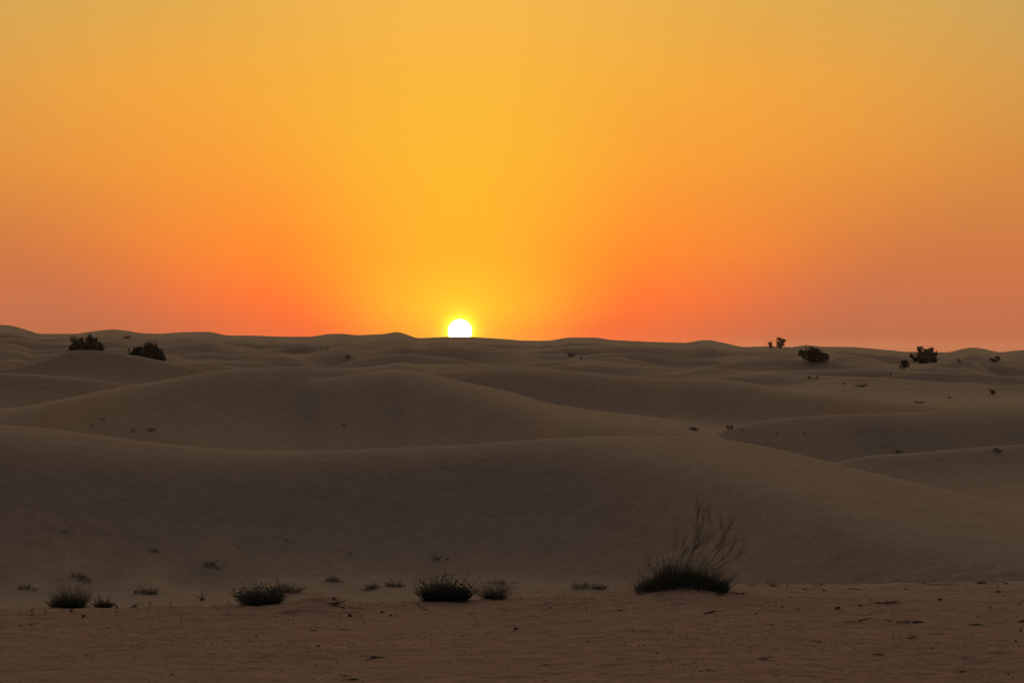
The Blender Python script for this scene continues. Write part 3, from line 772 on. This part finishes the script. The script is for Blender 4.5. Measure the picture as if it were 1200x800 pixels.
def build_world():
    w = bpy.data.worlds.new('World'); scene.world = w; w.use_nodes = True
    nt = w.node_tree
    for n in list(nt.nodes): nt.nodes.remove(n)
    N, Lk = nt.nodes.new, nt.links.new
    def math_(op, a, b=None, c=None, clamp=False):
        n = N('ShaderNodeMath'); n.operation = op; n.use_clamp = clamp
        for i, v in enumerate((a, b, c)):
            if v is None: continue
            if isinstance(v, (int, float)): n.inputs[i].default_value = v
            else: Lk(v, n.inputs[i])
        return n.outputs[0]
    def mrange(v, a, b, c=0., d=1., interp='SMOOTHSTEP'):
        n = N('ShaderNodeMapRange'); n.interpolation_type = interp
        Lk(v, n.inputs['Value']); n.inputs['From Min'].default_value = a; n.inputs['From Max'].default_value = b
        n.inputs['To Min'].default_value = c; n.inputs['To Max'].default_value = d
        return n.outputs[0]
    def mix(f, a, b):
        n = N('ShaderNodeMixRGB'); Lk(f, n.inputs[0]); Lk(a, n.inputs[1]); Lk(b, n.inputs[2]); return n.outputs[0]
    tc = N('ShaderNodeTexCoord'); sep = N('ShaderNodeSeparateXYZ'); Lk(tc.outputs['Generated'], sep.inputs[0])
    X, Y, Z = sep.outputs
    el = math_('DEGREES', math_('ARCSINE', math_('MINIMUM', math_('MAXIMUM', Z, -1.), 1.)))
    az = math_('SUBTRACT', math_('DEGREES', math_('ARCTAN2', X, Y)), math.degrees(SUN_AZ))
    wn = N('ShaderNodeTexNoise'); wn.inputs['Scale'].default_value = 1.0; wn.inputs['Detail'].default_value = 3
    wm = N('ShaderNodeMapping'); wm.inputs['Scale'].default_value = (9, 9, 26); Lk(tc.outputs['Generated'], wm.inputs['Vector']); Lk(wm.outputs[0], wn.inputs['Vector'])
    aaz = math_('ABSOLUTE', az)
    aaz = math_('MAXIMUM', math_('ADD', aaz, math_('MULTIPLY', math_('SUBTRACT', wn.outputs['Fac'], .5), math_('MULTIPLY', math_('MINIMUM', aaz, 4.), .55))), 0.)
    s = math_('SQRT', math_('DIVIDE', math_('MAXIMUM', el, 0.), 90.))
    def ramp(stops):
        r = N('ShaderNodeValToRGB'); r.color_ramp.interpolation = 'LINEAR'
        els = r.color_ramp.elements
        while len(els) < len(stops): els.new(.5)
        for e, (deg, c) in zip(els, stops):
            e.position = math.sqrt(deg / 90.); e.color = (*srgb(c), 1)
        Lk(s, r.inputs[0]); return r.outputs[0]
    def row(y): return max(0., math.degrees((LEVEL - y) * K))
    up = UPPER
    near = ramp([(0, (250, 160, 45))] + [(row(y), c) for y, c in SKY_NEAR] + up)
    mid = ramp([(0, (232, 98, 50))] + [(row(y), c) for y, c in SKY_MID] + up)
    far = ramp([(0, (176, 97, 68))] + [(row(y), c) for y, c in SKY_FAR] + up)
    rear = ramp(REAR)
    fan = math_('DIVIDE', aaz, math_('MULTIPLY_ADD', math_('MINIMUM', math_('MAXIMUM', el, 0.), 12.), .092, .5))
    c = mix(mrange(fan, 0.0, 6.4), near, mid)
    c = mix(mrange(fan, 4.2, 15.0), c, far)
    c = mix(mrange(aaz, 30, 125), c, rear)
    # aureole round the sun
    dot = N('ShaderNodeVectorMath'); dot.operation = 'DOT_PRODUCT'; Lk(tc.outputs['Generated'], dot.inputs[0]); dot.inputs[1].default_value = SUN_DIR
    ang = math_('DEGREES', math_('ARCCOSINE', math_('MINIMUM', dot.outputs['Value'], 1.)))
    def glow(sig, amp):
        return math_('MULTIPLY', math_('EXPONENT', math_('MULTIPLY', math_('DIVIDE', ang, sig), -1.)), amp)
    def addc(base, f, col):
        n = N('ShaderNodeMixRGB'); n.blend_type = 'ADD'; Lk(f, n.inputs[0]); Lk(base, n.inputs[1]); n.inputs[2].default_value = (*col, 1); return n.outputs[0]
    c = addc(c, glow(.75, .22), (1, .75, .02))
    c = addc(c, glow(.125, 6.0), (1, .9, .05))
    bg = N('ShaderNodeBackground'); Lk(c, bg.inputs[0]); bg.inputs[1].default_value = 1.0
    # physical twilight sky for the upper dome, out of the picture's own band of glow
    nish = N('ShaderNodeTexSky'); nish.sky_type = 'NISHITA'; nish.sun_disc = False
    nish.sun_elevation = SUN_EL; nish.sun_rotation = SUN_AZ; nish.dust_density = 3; nish.air_density = 1.2
    bg2 = N('ShaderNodeBackground'); Lk(nish.outputs[0], bg2.inputs[0])
    Lk(mrange(el, 9, 30, 0, NISHITA), bg2.inputs[1])
    ad = N('ShaderNodeAddShader'); Lk(bg.outputs[0], ad.inputs[0]); Lk(bg2.outputs[0], ad.inputs[1])
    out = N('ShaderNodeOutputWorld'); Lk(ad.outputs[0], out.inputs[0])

SKY_NEAR = [(392, (255, 165, 40)), (360, (255, 190, 40)), (300, (255, 178, 42)), (200, (254, 184, 48)), (100, (250, 184, 60)), (0, (247, 182, 77))]
SKY_MID = [(392, (247, 102, 48)), (350, (262, 117, 46)), (300, (262, 138, 44)), (200, (252, 158, 54)), (100, (244, 166, 62)), (0, (224, 170, 78))]
SKY_FAR = [(392, (187, 103, 70)), (350, (200, 112, 74)), (300, (208, 120, 68)), (200, (214, 138, 66)), (100, (206, 152, 78)), (0, (186, 158, 98))]
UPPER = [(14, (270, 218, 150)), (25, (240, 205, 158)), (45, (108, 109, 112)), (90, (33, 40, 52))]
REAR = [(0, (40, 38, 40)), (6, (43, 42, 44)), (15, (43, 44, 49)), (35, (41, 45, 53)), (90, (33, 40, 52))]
NISHITA = 0.01
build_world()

# ------------------------------------------------------------------ air
HAZE = 0.00007
if HAZE > 0:
    mb = MB()
    x0, x1, y0, y1, z0, z1 = -2950, 2950, -40, 2700, -6, 11
    mb.v = [Vector((x, y, z)) for x in (x0, x1) for y in (y0, y1) for z in (z0, z1)]
    mb.f = [(0, 1, 3, 2), (4, 6, 7, 5), (0, 4, 5, 1), (2, 3, 7, 6), (0, 2, 6, 4), (1, 5, 7, 3)]
    m, nt, out = new_mat('haze')
    pv = nt.nodes.new('ShaderNodeVolumePrincipled')
    pv.inputs['Color'].default_value = (.9, .85, .8, 1); pv.inputs['Density'].default_value = HAZE; pv.inputs['Anisotropy'].default_value = .6
    nt.links.new(pv.outputs[0], out.inputs['Volume'])
    tag(mb.build('haze', m, None, None, False), kind='stuff')

# ------------------------------------------------------------------ render settings
vs = scene.view_settings
scene.display_settings.display_device = 'sRGB'
vs.view_transform = 'Standard'; vs.look = 'None'; vs.exposure = 0.0; vs.gamma = 1.0; vs.use_curve_mapping = False
cy = scene.cycles
cy.use_denoising = True
cy.max_bounces = 6; cy.diffuse_bounces = 3; cy.transparent_max_bounces = 16; cy.volume_bounces = 1
cy.sample_clamp_indirect = 4
